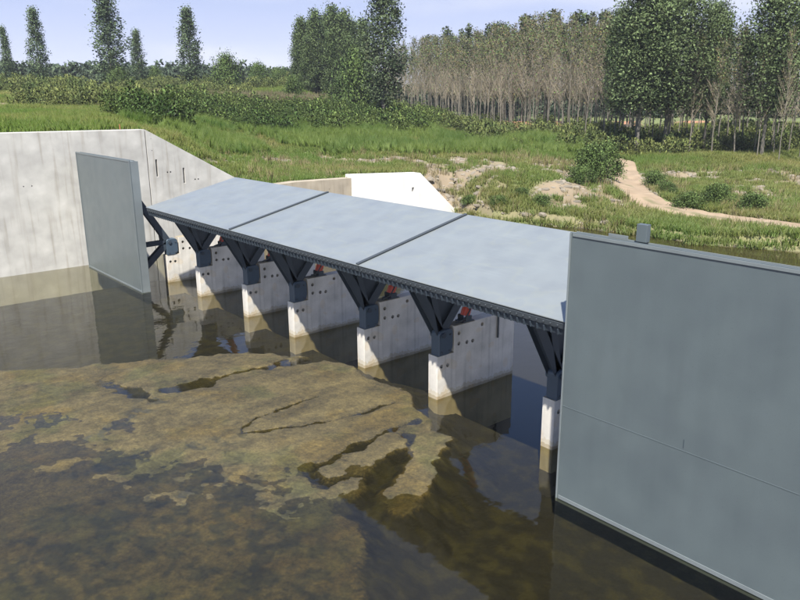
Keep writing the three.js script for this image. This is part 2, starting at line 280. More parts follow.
{
  const x0 = -4, x1 = 22, z0 = -0.6, z1 = 11, nx = 780, nz = 348, tw = 1536, th = 696, td = new Uint8Array(tw * th * 4);
  const g2 = rng(5), F = new Float32Array(1024 * 464);
  for (let j = 0; j < 464; j++) for (let i = 0; i < 1024; i++) F[j * 1024 + i] = matField(lerp(x0, x1, (i + 0.5) / 1024), lerp(z0, z1, (j + 0.5) / 464));
  const field = (x, z) => { const u = clamp((x - x0) / (x1 - x0) * 1024 - 0.5, 0, 1022.99), v = clamp((z - z0) / (z1 - z0) * 464 - 0.5, 0, 462.99), i = u | 0, j = v | 0, a = u - i, b = v - j, k = j * 1024 + i; return lerp(lerp(F[k], F[k + 1], a), lerp(F[k + 1024], F[k + 1025], a), b); };
  const wet = (x, z) => smooth(-0.12, 0.2, fbm(x * 3.4, z * 3.4, 6, 80) + 0.35 * fbm(x * 0.9, z * 0.9, 3, 82)) * sunk(x, z) * 0.8;
  const rough = texture(1024, 464, (u, v) => { const w = wet(lerp(x0, x1, u), lerp(z0, z1, v)), q = clamp(225 - 175 * w + 30 * (g2() - 0.5), 30, 255); return [q, q, q]; }, { srgb: false, repeat: false });
  for (let j = 0; j < th; j++) for (let i = 0; i < tw; i++) {
    const x = lerp(x0, x1, (i + 0.5) / tw), z = lerp(z0, z1, (j + 0.5) / th), f = field(x, z), k = (j * tw + i) * 4;
    const m = fbm(x * 0.6, z * 0.6, 3, 71), q = fbm(x * 3.5, z * 3.5, 4, 73), s = g2() - 0.5, fine = n2(x * 24, z * 24, 75);
    const fine2 = n2(x * 55, z * 55, 76), pat = fbm(x * 9, z * 9, 3, 74), st = fbm(x * 2.6 + 0.5 * m, z * 0.7, 5, 98), k1 = 1 + 0.42 * st + 0.22 * m + 0.32 * q + 0.22 * s + 0.24 * fine + 0.2 * fine2 + 0.32 * pat;
    let r = 68 * k1, g = 60.5 * k1, b = 38 * k1;
    const ol = smooth(0.0, 0.28, fbm(x * 0.8 + 9, z * 0.8, 4, 77)); r = lerp(r, r * 0.86, ol); g = lerp(g, g * 0.93, ol); b = lerp(b, b * 0.86, ol);
    const or = smooth(0.05, 0.3, fbm(x * 0.7 - 4, z * 0.7, 4, 78)); r = lerp(r, r * 1.04, or); b = lerp(b, b * 0.86, or);
    const rot = wet(x, z) * (0.75 + 0.25 * fine); r = lerp(r, 47 * k1, rot); g = lerp(g, 46 * k1, rot); b = lerp(b, 31 * k1, rot);
    const weed = smooth(-0.1, 0.25, fbm(x * 2.6, z * 2.6, 4, 79)); // drowned weed and silt where there is no mat
    const wr = lerp(20, 40, weed) + 9 * s + 10 * fine, wg = lerp(18, 37, weed) + 9 * s + 10 * fine, wb = lerp(12, 18, weed) + 8 * s;
    const t = smooth(-0.10, 0.06, f + 0.05 * fine + 0.03 * s + 0.10 * st), dk = 1;
    td[k] = clamp(lerp(wr, r * dk, t), 4, 255); td[k + 1] = clamp(lerp(wg, g * dk, t), 4, 255); td[k + 2] = clamp(lerp(wb, b * dk, t), 4, 255); td[k + 3] = 255;
  }
  const tex = new THREE.DataTexture(td, tw, th); tex.colorSpace = THREE.SRGBColorSpace; tex.magFilter = THREE.LinearFilter; tex.minFilter = THREE.LinearFilter; tex.needsUpdate = true;
  const pos = [], uv = [], idx = [];
  for (let j = 0; j <= nz; j++) for (let i = 0; i <= nx; i++) {
    const x = lerp(x0, x1, i / nx), z = lerp(z0, z1, j / nz), f = field(x, z);
    const y = f > 0 ? Math.min(f * 0.09, 0.014) + 0.016 * fbm(x * 3.2, z * 3.2, 4, 81) + 0.004 + 0.004 + 0.008 * fbm(x * 9, z * 9, 2, 87) : Math.max(f * 0.5, -0.5) - 0.004 + 0.03 * fbm(x * 2, z * 2, 3, 83) * smooth(0, -0.2, f);
    pos.push(x, y - 0.040 * smooth(11.0, 15.5, 0.6 * x + z + 5.5 * fbm(x * 0.8, z * 0.8, 5, 100) + 2.5 * fbm(x * 4, z * 4, 3, 101)), z); uv.push(i / nx, j / nz);
  }
  for (let j = 0; j < nz; j++) for (let i = 0; i < nx; i++) { const a = j * (nx + 1) + i, b = a + nx + 1; idx.push(a, b, a + 1, a + 1, b, b + 1); }
  const g = new THREE.BufferGeometry(); g.setAttribute('position', new THREE.Float32BufferAttribute(pos, 3)); g.setAttribute('uv', new THREE.Float32BufferAttribute(uv, 2)); g.setIndex(idx); g.computeVertexNormals();
  const m = mesh('algae_mat', g, new THREE.MeshStandardMaterial({ map: tex, roughness: 1, roughnessMap: rough }));
  tag(m, 'ochre and olive algae mats in and under the shallow water', 'algae', null, 'stuff');
}

// ---------------------------------------------------------------- concrete walls of the abutment
function prism(profile, x0, x1, holes = [], s = 4) { // profile in (z, y), extruded along x from x0 to x1
  const sh = new THREE.Shape(profile.map(([z, y]) => new THREE.Vector2(-z, y)));
  for (const [z, y, rw, rh] of holes) { const p = new THREE.Path(); if (rh) { p.moveTo(-z - rw, y - rh); p.lineTo(-z + rw, y - rh); p.lineTo(-z + rw, y + rh); p.lineTo(-z - rw, y + rh); p.closePath(); } else p.absarc(-z, y, rw, 0, Math.PI * 2, true); sh.holes.push(p); }
  const b = 0.012, g = new THREE.ExtrudeGeometry(sh, { depth: x1 - x0 - 2 * b, bevelEnabled: true, bevelThickness: b, bevelSize: b, bevelOffset: -b, bevelSegments: 1, curveSegments: 8 });
  g.translate(0, 0, b).rotateY(Math.PI / 2).translate(x0, 0, 0); // shape x (= -z) now lies along -z
  g.computeVertexNormals(); return uvMetres(g, s, 0, 1.2);
}
{
  const w1 = thing('abutment_wall', 'tall white concrete abutment wall with sloping top behind the lowered gates', 'wall', [WALLX, 0, 0]);
  mesh('wall_panel', prism([[16, -1.2], [16, 5.55], [-1.66, 5.38], [-1.66, -1.2]], -0.6, 0, [[0.4, 4.3, 0.03], [-0.5, 3.2, 0.03], [3, 3.4, 0.035], [3.3, 3.4, 0.035], [6, 2.2, 0.035], [6.3, 2.2, 0.035]]), M.concrete, w1);
  mesh('wall_panel', prism([[-1.69, -1.2], [-1.69, 5.37], [-5.85, 3.0], [-5.85, -1.2]], -0.6, 0.004, [[-2.05, 3.75, 0.035, 0.36], [-3.25, 3.35, 0.035, 0.33], [-2.5, 3.55, 0.045], [-2.64, 3.55, 0.045], [-3.75, 3.15, 0.045], [-3.9, 3.15, 0.045], [-2.3, 2.2, 0.045], [-2.5, 2.2, 0.045], [-3.4, 1.8, 0.045], [-3.6, 1.8, 0.045], [-1.9, 4.5, 0.03], [-1.9, 5.0, 0.025]]), M.concrete, w1);
  const rust = new THREE.MeshStandardMaterial({ color: new THREE.Color().setRGB(0.32, 0.14, 0.06), roughness: 0.9 });
  mesh('rebar_stub', rod([-0.3, 5.4, -0.75], [-0.28, 5.62, -0.74], 0.02), rust, w1);
  const w2 = thing('guide_wall', 'low tan concrete guide wall below the grassy bank', 'wall', [WALLX, 0, 0]);
  mesh('wall_face', prism([[-5.87, -1.2], [-5.87, 2.5], [-9, 2.62], [-12.4, 2.56], [-12.4, -1.2]], -0.62, -0.05, [[-7.2, 2.2, 0.03], [-9.6, 2.2, 0.03], [-11, 2.1, 0.03]]), M.tanConcrete, w2);
  const w3 = thing('wing_wall', 'bright white concrete wing wall with sloping end and one dark drain hole', 'wall', [WALLX, 0, 0]);
  mesh('wall_face', prism([[-12.42, -1.2], [-12.42, 2.72], [-17.1, 2.5], [-20.0, 0.05], [-20.0, -1.2]], -0.6, 0.1, [[-16.55, 1.62, 0.08, 0.12]]), M.newConcrete, w3);
}

// ---------------------------------------------------------------- piers
const PIERX = [-1.673, 1.025, 4.327, 7.025, 10.327, 13.025, 16.327, 19.025], PT = 0.3, HUB = [1.52, -0.16];
const pierGeo = (() => { // z from 0 (upstream face) to -2.6
  const holes = [[-0.14, 0.78, 0.06], [-0.33, 0.77, 0.06], [-0.94, 1.19, 0.06], [-1.13, 1.18, 0.06], [-0.68, 1.46, 0.06], [-0.68, 1.21, 0.06], [-1.44, 1.52, 0.06], [-1.2, 0.35, 0.018], [-2.2, 0.9, 0.018]];
  return prism([[0, -1.2], [0, 1.04], [-0.52, 1.04], [-0.52, 1.66], [-2.58, 1.66], [-2.58, -1.2]], 0, PT, holes);
})();
const bracketGeo = (() => { // steel shoe that clasps the notch, rounded below
  const s = new THREE.Shape(); s.moveTo(0.05, 1.045); s.lineTo(0.05, 1.54); s.quadraticCurveTo(0.07, 1.62, 0.15, 1.62); s.lineTo(0.36, 1.62); s.quadraticCurveTo(0.46, 1.61, 0.46, 1.5); s.lineTo(0.46, 1.22); s.quadraticCurveTo(0.43, 1.05, 0.30, 1.045); s.closePath();
  const g = new THREE.ExtrudeGeometry(s, { depth: 0.25, bevelEnabled: true, bevelThickness: 0.01, bevelSize: 0.01, bevelSegments: 1, curveSegments: 6 });
  return uvMetres(g.translate(0, 0, 0.06).rotateY(Math.PI / 2), 4);
})();
const pierLabels = [
  'concrete pier behind the raised gate beside the abutment wall',
  'abutment-side pier of the lowered gate next to the abutment wall', 'river-side pier of the lowered gate next to the abutment wall',
  'abutment-side pier of the middle lowered gate', 'river-side pier of the middle lowered gate',
  'concrete pier with black conduit and long side face fully in view', 'short sunlit concrete pier front right beside the large raised gate',
  'concrete pier hidden behind the large raised gate'];
PIERX.forEach((x, i) => {
  const p = thing('concrete_pier', pierLabels[i], 'pier', [x, 0, 0], 'concrete piers carrying the gates');
  mesh('pier_body', pierGeo, M.pier, p);
  const b = mesh('trunnion_bracket', bracketGeo, M.bracket, p);
  mesh('trunnion_pin', rod([0.0, HUB[0], HUB[1]], [PT + 0.06, HUB[0], HUB[1]], 0.06, 0.06, 16), M.slate, b);
  for (const [y, z] of [[1.12, -0.12], [1.12, -0.36], [1.5, -0.38]]) mesh('bolt_head', rod([PT + 0.01, y, z], [PT + 0.04, y, z], 0.024, 0.024, 6), M.bolt, b);
  if (i === 5) mesh('cable_conduit', rod([PT + 0.03, 1.08, -1.96], [PT + 0.03, 1.66, -1.96], 0.022, 0.022, 8), M.rubber, p);
});

// ---------------------------------------------------------------- gates
// local frame: skin on top at y = 0, x from 0 to width, bottom edge of the gate at z = 0, top edge at z = -L
function gate(name, label, width, L, pos, turn, hubs, hub, opt = {}) {
  const g = thing(name, label, 'sluice gate', pos, opt.group); g.rotation.x = turn;
  const depth = 0.27, e = 0.012;
  mesh('skin_plate', box(width, 0.02, L, width / 2, -0.01, -L / 2, 0.004), opt.upright ? M.skin : M.sunlitDeck, g);
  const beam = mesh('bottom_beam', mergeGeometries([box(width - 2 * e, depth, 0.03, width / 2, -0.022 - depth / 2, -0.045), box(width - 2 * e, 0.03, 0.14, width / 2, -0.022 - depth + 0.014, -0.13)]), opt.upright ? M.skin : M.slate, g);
  mesh('seal_strip', box(width - 0.03, 0.11, 0.028, width / 2, -0.10, -0.014, 0.008), M.rubber, beam);
  const n = Math.floor(width / 0.15), bolts = [], ribs = [];
  for (let i = 0; i < n; i++) { bolts.push(cyl(0.02, 0.02, 0.02, 6).rotateX(Math.PI / 2).translate(0.1 + i * 0.15, -0.10, 0.008)); ribs.push(new THREE.BoxGeometry(0.022, 0.1, 0.05).translate(0.1 + i * 0.15, -0.225, -0.012)); }
  const br = mesh('bolt_row', mergeGeometries(bolts), M.bolt, beam); br.userData.kind = 'stuff';
  const rr = mesh('stiffener_row', mergeGeometries(ribs), opt.upright ? M.skin : M.slate, beam); rr.userData.kind = 'stuff';
  mesh('top_beam', mergeGeometries([box(width - 2 * e, depth - 0.06, 0.03, width / 2, -0.022 - (depth - 0.06) / 2, -L + 0.05), box(width - 2 * e, 0.03, 0.1, width / 2, -depth + 0.06, -L + 0.11)]), opt.upright ? M.edge : M.slate, g);
  for (const x of [0.011, width - 0.011]) mesh('end_plate', box(0.018, depth, L - 0.09, x, -0.0225 - depth / 2, -L / 2, 0.004), opt.upright ? M.edge : M.slate, g);
  for (const z of [0.3, 0.62]) mesh('girder', mergeGeometries([box(width - 0.06, depth - 0.02, 0.016, width / 2, -0.022 - depth / 2, -L * z), box(width - 0.06, 0.018, 0.14, width / 2, -0.022 - depth + 0.005, -L * z)]), M.slate, g);
  for (let i = 1; i < 8; i++) { const x = width * i / 8; for (const [a, b] of [[0.08, L * 0.3 - 0.02], [L * 0.3 + 0.02, L * 0.62 - 0.02], [L * 0.62 + 0.02, L - 0.08]]) mesh('stiffener', box(0.012, 0.16, b - a, x, -0.105, -(a + b) / 2, 0.003), M.slate, g); }
  for (const z of opt.seams ?? []) mesh('weld_seam', box(width - 0.02, 0.006, 0.012, width / 2, 0.0015, -L * z, 0.002), M.skin, g);
  if (opt.sideSeal) mesh('side_seal', box(0.085, 0.034, L - 0.02, width - 0.025, 0.0195, -L / 2, 0.01), M.rubber, g);
  if (opt.upright) { // light edging all round the skin
    mesh('edge_strip', box(0.03, 0.016, L - 0.02, width - 0.02, 0.0105, -L / 2, 0.004), M.edge, g);
    mesh('edge_strip', box(0.03, 0.016, L - 0.02, 0.02, 0.0105, -L / 2, 0.004), M.edge, g);
    mesh('edge_strip', box(width - 0.12, 0.014, 0.05, width / 2, 0.0095, -L + 0.035, 0.004), M.edge, g);
    mesh('edge_strip', box(width - 0.12, 0.014, 0.07, width / 2, 0.0095, -(opt.sill ?? 0.07) - 0.04, 0.004), M.edge, g);
    mesh('edge_strip', box(width, 0.012, 0.03, width / 2, -0.16, -L - 0.008 + 0.03, 0.004), M.edge, g);
  }
  for (const hx of hubs) { // fan of three struts from the trunnion to the back of the skin
    const f = new THREE.Group(); f.name = 'support_frame'; f.position.set(hx, 0, 0); g.add(f);
    const [hy, hz] = hub, under = -depth - 0.02, ends = opt.ends ?? [-0.42, hz + 0.04, -L * 0.84];
    ends.forEach((z, k) => {
      const A = [0, hy, hz], B = [0, under + 0.02, z], dx = 0.10;
      mesh('strut', mergeGeometries([bar([-dx, A[1], A[2]], [-dx, B[1], B[2]], 0.018, k === 1 ? 0.16 : 0.22), bar([dx, A[1], A[2]], [dx, B[1], B[2]], 0.018, k === 1 ? 0.16 : 0.22), bar(A, B, 2 * dx, 0.02)]), M.slate, f);
    });
    const sh = new THREE.Shape(); const pt = (t, z) => [lerp(hz, z, t), lerp(hy, under, t)];
    sh.moveTo(hz, hy);
    if (opt.upright) { sh.lineTo(...pt(0.3, ends[0])); sh.lineTo(...pt(0.25, ends[1])); sh.lineTo(...pt(0.3, ends[2])); sh.closePath(); }
    else { sh.lineTo(...pt(0.93, ends[0])); sh.lineTo(lerp(ends[0], ends[1], 0.5), lerp(hy, under, 0.70)); sh.lineTo(...pt(0.90, ends[1])); sh.lineTo(...pt(0.5, lerp(ends[1], ends[2], 0.55))); sh.lineTo(...pt(0.62, ends[2])); sh.closePath(); }
    mesh('gusset', uvMetres(new THREE.ExtrudeGeometry(sh, { depth: 0.016, bevelEnabled: false }).translate(0, 0, -0.008).rotateY(-Math.PI / 2), 4), M.slate, f);
    mesh('hub', rod([-0.15, hy, hz], [0.15, hy, hz], 0.11, 0.11, 18), M.bracket, f);
    for (const z of ends) mesh('base_plate', box(0.34, 0.02, 0.34, 0, under + 0.012, clamp(z, -L + 0.2, -0.2)), M.slate, f);
  }
  return g;
}
const TILT = Math.atan2(3.851 - 3.088, 1.13 + 2.297), DL = Math.hypot(3.851 - 3.088, 3.427);
const toLocal = (dy, dz, a) => [dy * Math.cos(a) + dz * Math.sin(a), -dy * Math.sin(a) + dz * Math.cos(a)];
const hubDown = toLocal(HUB[0] - 3.088, HUB[1] - 1.13, TILT);
const PX = [0, 5.98, 11.93, 17.70], gl = ['pale grey lowered gate next to the abutment wall, lying almost flat on its piers', 'middle one of the three pale grey lowered gates', 'pale grey lowered gate next to the large raised gate, partly in its shadow'];
for (let k = 0; k < 3; k++) {
  const x0 = PX[k] + (k ? 0.012 : 0), w = PX[k + 1] - 0.012 - x0;
  gate('lowered_gate', gl[k], w, DL, [x0, 3.088, 1.13], TILT, [PIERX[1 + 2 * k] + PT / 2 - x0, PIERX[2 + 2 * k] + PT / 2 - x0], hubDown, { group: 'lowered gates of the dam', sideSeal: k < 2 });
}
const upHub = [HUB[1] - 1.336, -(HUB[0] + 0.07)];
const upEnds = [-0.5, upHub[1] + 0.02, -3.6];
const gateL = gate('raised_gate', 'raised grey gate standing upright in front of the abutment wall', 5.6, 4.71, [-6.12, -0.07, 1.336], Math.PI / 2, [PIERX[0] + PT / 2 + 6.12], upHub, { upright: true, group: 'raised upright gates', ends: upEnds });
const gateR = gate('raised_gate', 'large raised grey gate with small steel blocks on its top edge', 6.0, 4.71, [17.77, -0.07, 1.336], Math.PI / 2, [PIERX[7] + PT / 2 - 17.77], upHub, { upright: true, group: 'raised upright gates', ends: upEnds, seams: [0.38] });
mesh('lifting_block', box(0.17, 0.1, 0.26, 1.2, -0.12, -4.71 - 0.13), M.skin, gateR);
mesh('guide_plate', box(0.34, 0.012, 0.05, 0.8, -0.1, -4.71 - 0.03), M.edge, gateR);
for (const [a, b] of [[4.0, 4.12], [2.2, 2.3]]) mesh('scratch_mark', box(0.012, 0.003, 0.14, a, 0.0008, -1.9, 0.001), M.slate, gateR);

// hydraulic rams between pier top and gate
PIERX.slice(1, 7).forEach((x, i) => {
  const lab = ['lowered gate next to the abutment wall', 'middle lowered gate', 'lowered gate beside the large raised gate'][i >> 1];
  const r = thing('hydraulic_ram', `red hydraulic ram on the ${i % 2 ? 'river' : 'abutment'}-side pier under the ${lab}`, 'hydraulic ram', [x + PT / 2, 1.66, -1.0], 'red hydraulic rams under the gates');
  mesh('foot_bracket', mergeGeometries([box(0.29, 0.03, 0.34, 0, 0.016, 0), box(0.03, 0.12, 0.18, -0.13, 0.09, 0), box(0.03, 0.12, 0.18, 0.13, 0.09, 0)]), M.slate, r);
  const A = new THREE.Vector3(0, 0.12, 0), B = new THREE.Vector3(0, 1.62, -0.62), P = (t) => A.clone().lerp(B, t).toArray();
  const c = mesh('barrel', rod(P(0), P(0.68), 0.112, 0.112, 16), M.red, r);
  mesh('collar', rod(P(0.64), P(0.70), 0.125, 0.125, 16), M.slate, c);
  mesh('piston_rod', rod(P(0.70), P(0.93), 0.045, 0.045, 12), M.chrome, r);
  mesh('hose', new THREE.TubeGeometry(new THREE.CatmullRomCurve3([[0.09, 0.3, -0.05], [0.22, 0.32, 0.05], [0.2, 0.12, 0.22], [0.06, 0.03, 0.34]].map((p) => new THREE.Vector3(...p))), 14, 0.018, 6), M.rubber, r);
});

// ---------------------------------------------------------------- vegetation
const leafMat = new THREE.MeshPhysicalMaterial({ vertexColors: true, roughness: 0.95, transmission: 0.45, thickness: 0, specularIntensity: 0.1, side: THREE.DoubleSide });
const barkMat = new THREE.MeshStandardMaterial({ vertexColors: true, roughness: 0.95 });
class Leaves { // many small leaf-sized faces in one geometry
  constructor(seed) { this.p = []; this.n = []; this.c = []; this.r = rng(seed); }
  leaf(x, y, z, s, out, rgb, long = 1.5) {
    const r = this.r, a = new THREE.Vector3(r() - 0.5, r() - 0.5, r() - 0.5).normalize(), b = new THREE.Vector3(r() - 0.5, r() - 0.5, r() - 0.5).cross(a).normalize();
    const nn = a.clone().cross(b); if (nn.dot(out) < 0) nn.negate(); nn.lerp(out, 0.45).normalize();
    a.multiplyScalar(s * long); b.multiplyScalar(s * 0.5);
    const P = [[x - a.x * 0.5, y - a.y * 0.5, z - a.z * 0.5], [x + b.x, y + b.y, z + b.z], [x + a.x * 0.5, y + a.y * 0.5, z + a.z * 0.5], [x - b.x, y - b.y, z - b.z]];
    for (const k of [0, 1, 2, 0, 2, 3]) { this.p.push(...P[k]); this.n.push(nn.x, nn.y, nn.z); this.c.push(...rgb); }
  }
  build() { const g = new THREE.BufferGeometry(); g.setAttribute('position', new THREE.Float32BufferAttribute(this.p, 3)); g.setAttribute('normal', new THREE.Float32BufferAttribute(this.n, 3)); g.setAttribute('color', new THREE.Float32BufferAttribute(this.c, 3)); return g; }
}
function limbs(list) { // [ax,ay,az,bx,by,bz,r0,r1,r,g,b]
  return mergeGeometries(list.map(([ax, ay, az, bx, by, bz, r0, r1, n, cr, cg, cb]) => {
    const g = new THREE.CylinderGeometry(r1, r0, 1, n, 1, true), A = new THREE.Vector3(ax, ay, az), B = new THREE.Vector3(bx, by, bz);
    g.scale(1, A.distanceTo(B), 1).applyQuaternion(new THREE.Quaternion().setFromUnitVectors(new THREE.Vector3(0, 1, 0), B.clone().sub(A).normalize())).translate(...A.add(B).multiplyScalar(0.5).toArray());
    g.deleteAttribute('uv'); g.setAttribute('color', new THREE.Float32BufferAttribute(new Array(g.attributes.position.count).fill([cr, cg, cb]).flat(), 3)); return g;
  }));
}
const mix3 = (a, b, t) => [lerp(a[0], b[0], t), lerp(a[1], b[1], t), lerp(a[2], b[2], t)];
// a crown of leaf clumps; shape(t) gives the radius at height t of the crown (0..1)
function crownTree(seed, { h, base, shape, clumps, per, spread, size, ca, cb, trunk = 0.16, limbN = 14, steep = 1.2, bark = [0.11, 0.1, 0.085] }) {
  const r = rng(seed), L = new Leaves(seed + 1), list = [], lean = [(r() - 0.5) * 0.4, (r() - 0.5) * 0.4];
  const ax = (y) => [lean[0] * Math.sin(y / h * 2.2), lean[1] * Math.sin(y / h * 1.9)];
  const segs = 6; for (let i = 0; i < segs; i++) { const y0 = h * 0.93 * i / segs - (i ? 0 : 0.3), y1 = h * 0.93 * (i + 1) / segs, a = ax(y0), b = ax(y1); list.push([a[0], y0, a[1], b[0], y1, b[1], trunk * (1 - 0.93 * i / segs), trunk * (1 - 0.93 * (i + 1) / segs), 7, ...bark]); }
  for (let i = 0; i < clumps; i++) {
    const t = Math.pow((i + r()) / clumps, 0.9), y = lerp(base, h, t), R = shape(t), th = r() * 6.283, q = Math.pow(r(), 0.42) * R * (0.86 + 0.3 * n2(th * 1.3, t * 6, seed));
    const a = ax(y), cx = a[0] + Math.cos(th) * q, cz = a[1] + Math.sin(th) * q;
    if (i % Math.max(1, Math.floor(clumps / limbN / 2)) === 0 && q > 0.25) { const y0 = Math.max(base * 0.7, y - q * steep), b = ax(y0); list.push([b[0], y0, b[1], cx, y, cz, Math.max(0.02, trunk * 0.3 * (1 - t)), 0.01, 5, ...bark]); }
    const tone = r(), cs = spread * (0.7 + 0.6 * r());
    for (let k = 0; k < per; k++) {
      const dx = (r() + r() + r() - 1.5) * cs, dy = (r() + r() + r() - 1.5) * cs * 1.1, dz = (r() + r() + r() - 1.5) * cs;
      const out = new THREE.Vector3(Math.cos(th) * q / (R + 0.1) + dx / cs * 0.7, 0.35 + dy / cs * 0.6, Math.sin(th) * q / (R + 0.1) + dz / cs * 0.7).normalize();
      const v = 1.5 * (0.7 + 0.6 * r());
      L.leaf(cx + dx, y + dy, cz + dz, size * (0.6 + 0.8 * r()), out, mix3(ca, cb, clamp(tone * 0.7 + r() * 0.3, 0, 1)).map((c) => c * v));
    }
  }
  return { crown: L.build(), trunk: limbs(list) };
}
function plant(name, parts, label, category, p, turn, scale, group) {
  const g = thing(name, label, category, [p.x, p.y, p.z], group); g.rotation.y = turn; g.scale.setScalar(scale);
  if (parts.trunk) mesh('trunk', parts.trunk, barkMat, g);
  mesh('crown', parts.crown, leafMat, g); return g;
}
const spot = (px, D) => { const p = atDist(px, 100, D); p.y = groundY(p.x, p.z) - 0.05; return p; };
const topH = (px, py, D, p) => atDist(px, py, D).y - p.y; // height that reaches a given row
const poplarShape = (t) => 2.0 * Math.pow(Math.sin(Math.PI * clamp(0.10 + t * 0.9, 0, 1)), 0.75) * (1 - 0.35 * t);
const GREY = { a: [0.052, 0.082, 0.042], b: [0.15, 0.20, 0.11] };
const poplarA = [crownTree(101, { h: 14, base: 0.8, shape: (t) => poplarShape(t) * 1.05, clumps: 160, per: 46, spread: 0.75, size: 0.18, ca: GREY.a, cb: GREY.b }), crownTree(102, { h: 14, base: 0.7, shape: (t) => poplarShape(t) * 0.95, clumps: 170, per: 46, spread: 0.7, size: 0.18, ca: GREY.a, cb: GREY.b })];
for (const [px, D, top, v, lab, ws] of [[113, 128, -4, 0, 'tall grey-green poplar standing beside a smaller narrow poplar', 1.6], [142, 138, 31, 1, 'short narrow grey-green poplar between two taller poplars', 1.35], [193, 132, 9, 1, 'dense columnar poplar standing alone on the skyline', 1.42], [44, 130, 10, 0, 'broad grey-green poplar on the field edge above the abutment wall', 1.1], [12, 136, 28, 1, 'small poplar at the outer end of the field row', 1]]) {
  const p = spot(px, D), s = topH(px, top, D, p) / 14, t = plant('poplar_tree', poplarA[v], lab, 'tree', p, px * 0.7, s, null); t.scale.x = t.scale.z = s * ws * 0.92;
}
// shrubs on the skyline
const bushGeo = [0, 1, 2].map((k) => crownTree(140 + k, { h: 2.6, base: 0.25, shape: (t) => 1.7 * Math.sqrt(Math.max(0, 1 - (t * 1.02) ** 2.2)) * (0.85 + 0.15 * k), clumps: 90, per: 90, spread: 0.6, size: 0.09, ca: [0.05, 0.085, 0.028], cb: [0.15, 0.21, 0.07], trunk: 0.05 }));
const bush = (px, D, s, sy, k, label, group, at) => { const p = at ?? spot(px, D), b = plant('bush', bushGeo[k], label, 'bush', p, px, s, group); b.scale.y = s * sy; return b; };
bush(157, 150, 1.0, 1.1, 0, 'small round dark bush on the skyline between the poplars');
bush(226, 120, 1.45, 1.25, 1, 'broad bushy shrub on the skyline right of the columnar poplar');
bush(259, 150, 1.1, 1.3, 2, 'small pointed shrub on the skyline before the grove');
bush(120, 126, 1.2, 0.9, 1, 'low dark bush at the foot of the tall poplar');
bush(293, 104, 0.95, 1.15, 0, 'small bush on the grassy slope below the grove');
bush(281, 150, 1.3, 0.8, 2, 'low bush at the outer edge of the grove');
// grove of dense trees
const groveShape = (t) => 2.5 * Math.pow(Math.sin(Math.PI * clamp(0.16 + t * 0.83, 0, 1)), 0.8) * (1 - 0.35 * t);
const grove = [0, 1].map((k) => crownTree(160 + k, { h: 13, base: 0.9, shape: groveShape, clumps: 200, per: 48, spread: 0.9, size: 0.18, ca: [0.052, 0.08, 0.034], cb: [0.15, 0.20, 0.085], limbN: 18 }));
[[298, 132, 34], [304, 126, 20], [312, 136, 22], [317, 124, 13], [327, 130, 19], [334, 128, 9], [341, 136, 18], [347, 126, 14], [355, 130, 24], [363, 140, 22], [331, 118, 34], [309, 120, 38], [350, 118, 38]].forEach(([px, D, top], i) => { const p = spot(px, D); plant('grove_tree', grove[i % 2], 'dense green tree in the grove on the hill', 'tree', p, i * 1.9, topH(px, top, D, p) / 13, 'trees of the grove on the hill'); });
bush(358, 100, 1.75, 1.5, 2, 'light green leafy bush at the foot of the grove beside the tall tree'); bush(348, 112, 1.3, 1.2, 1, 'dark bush at the edge of the grove');
// tall single tree
{
  const t = crownTree(180, { h: 15, base: 2.4, shape: (q) => 2.6 * Math.pow(Math.sin(Math.PI * clamp(0.16 + q * 0.8, 0, 1)), 0.7) * (0.9 + 0.18 * Math.sin(q * 19)), clumps: 190, per: 66, spread: 0.8, size: 0.15, ca: [0.042, 0.064, 0.032], cb: [0.145, 0.185, 0.10], limbN: 26, trunk: 0.19 });
  const p = spot(383, 88); const tt = plant('tall_tree', t, 'tall dark tree with open crown between grove and plantation', 'tree', p, 0.4, topH(383, -10, 88, p) / 15); tt.scale.x *= 1.2; tt.scale.z *= 1.2;
}
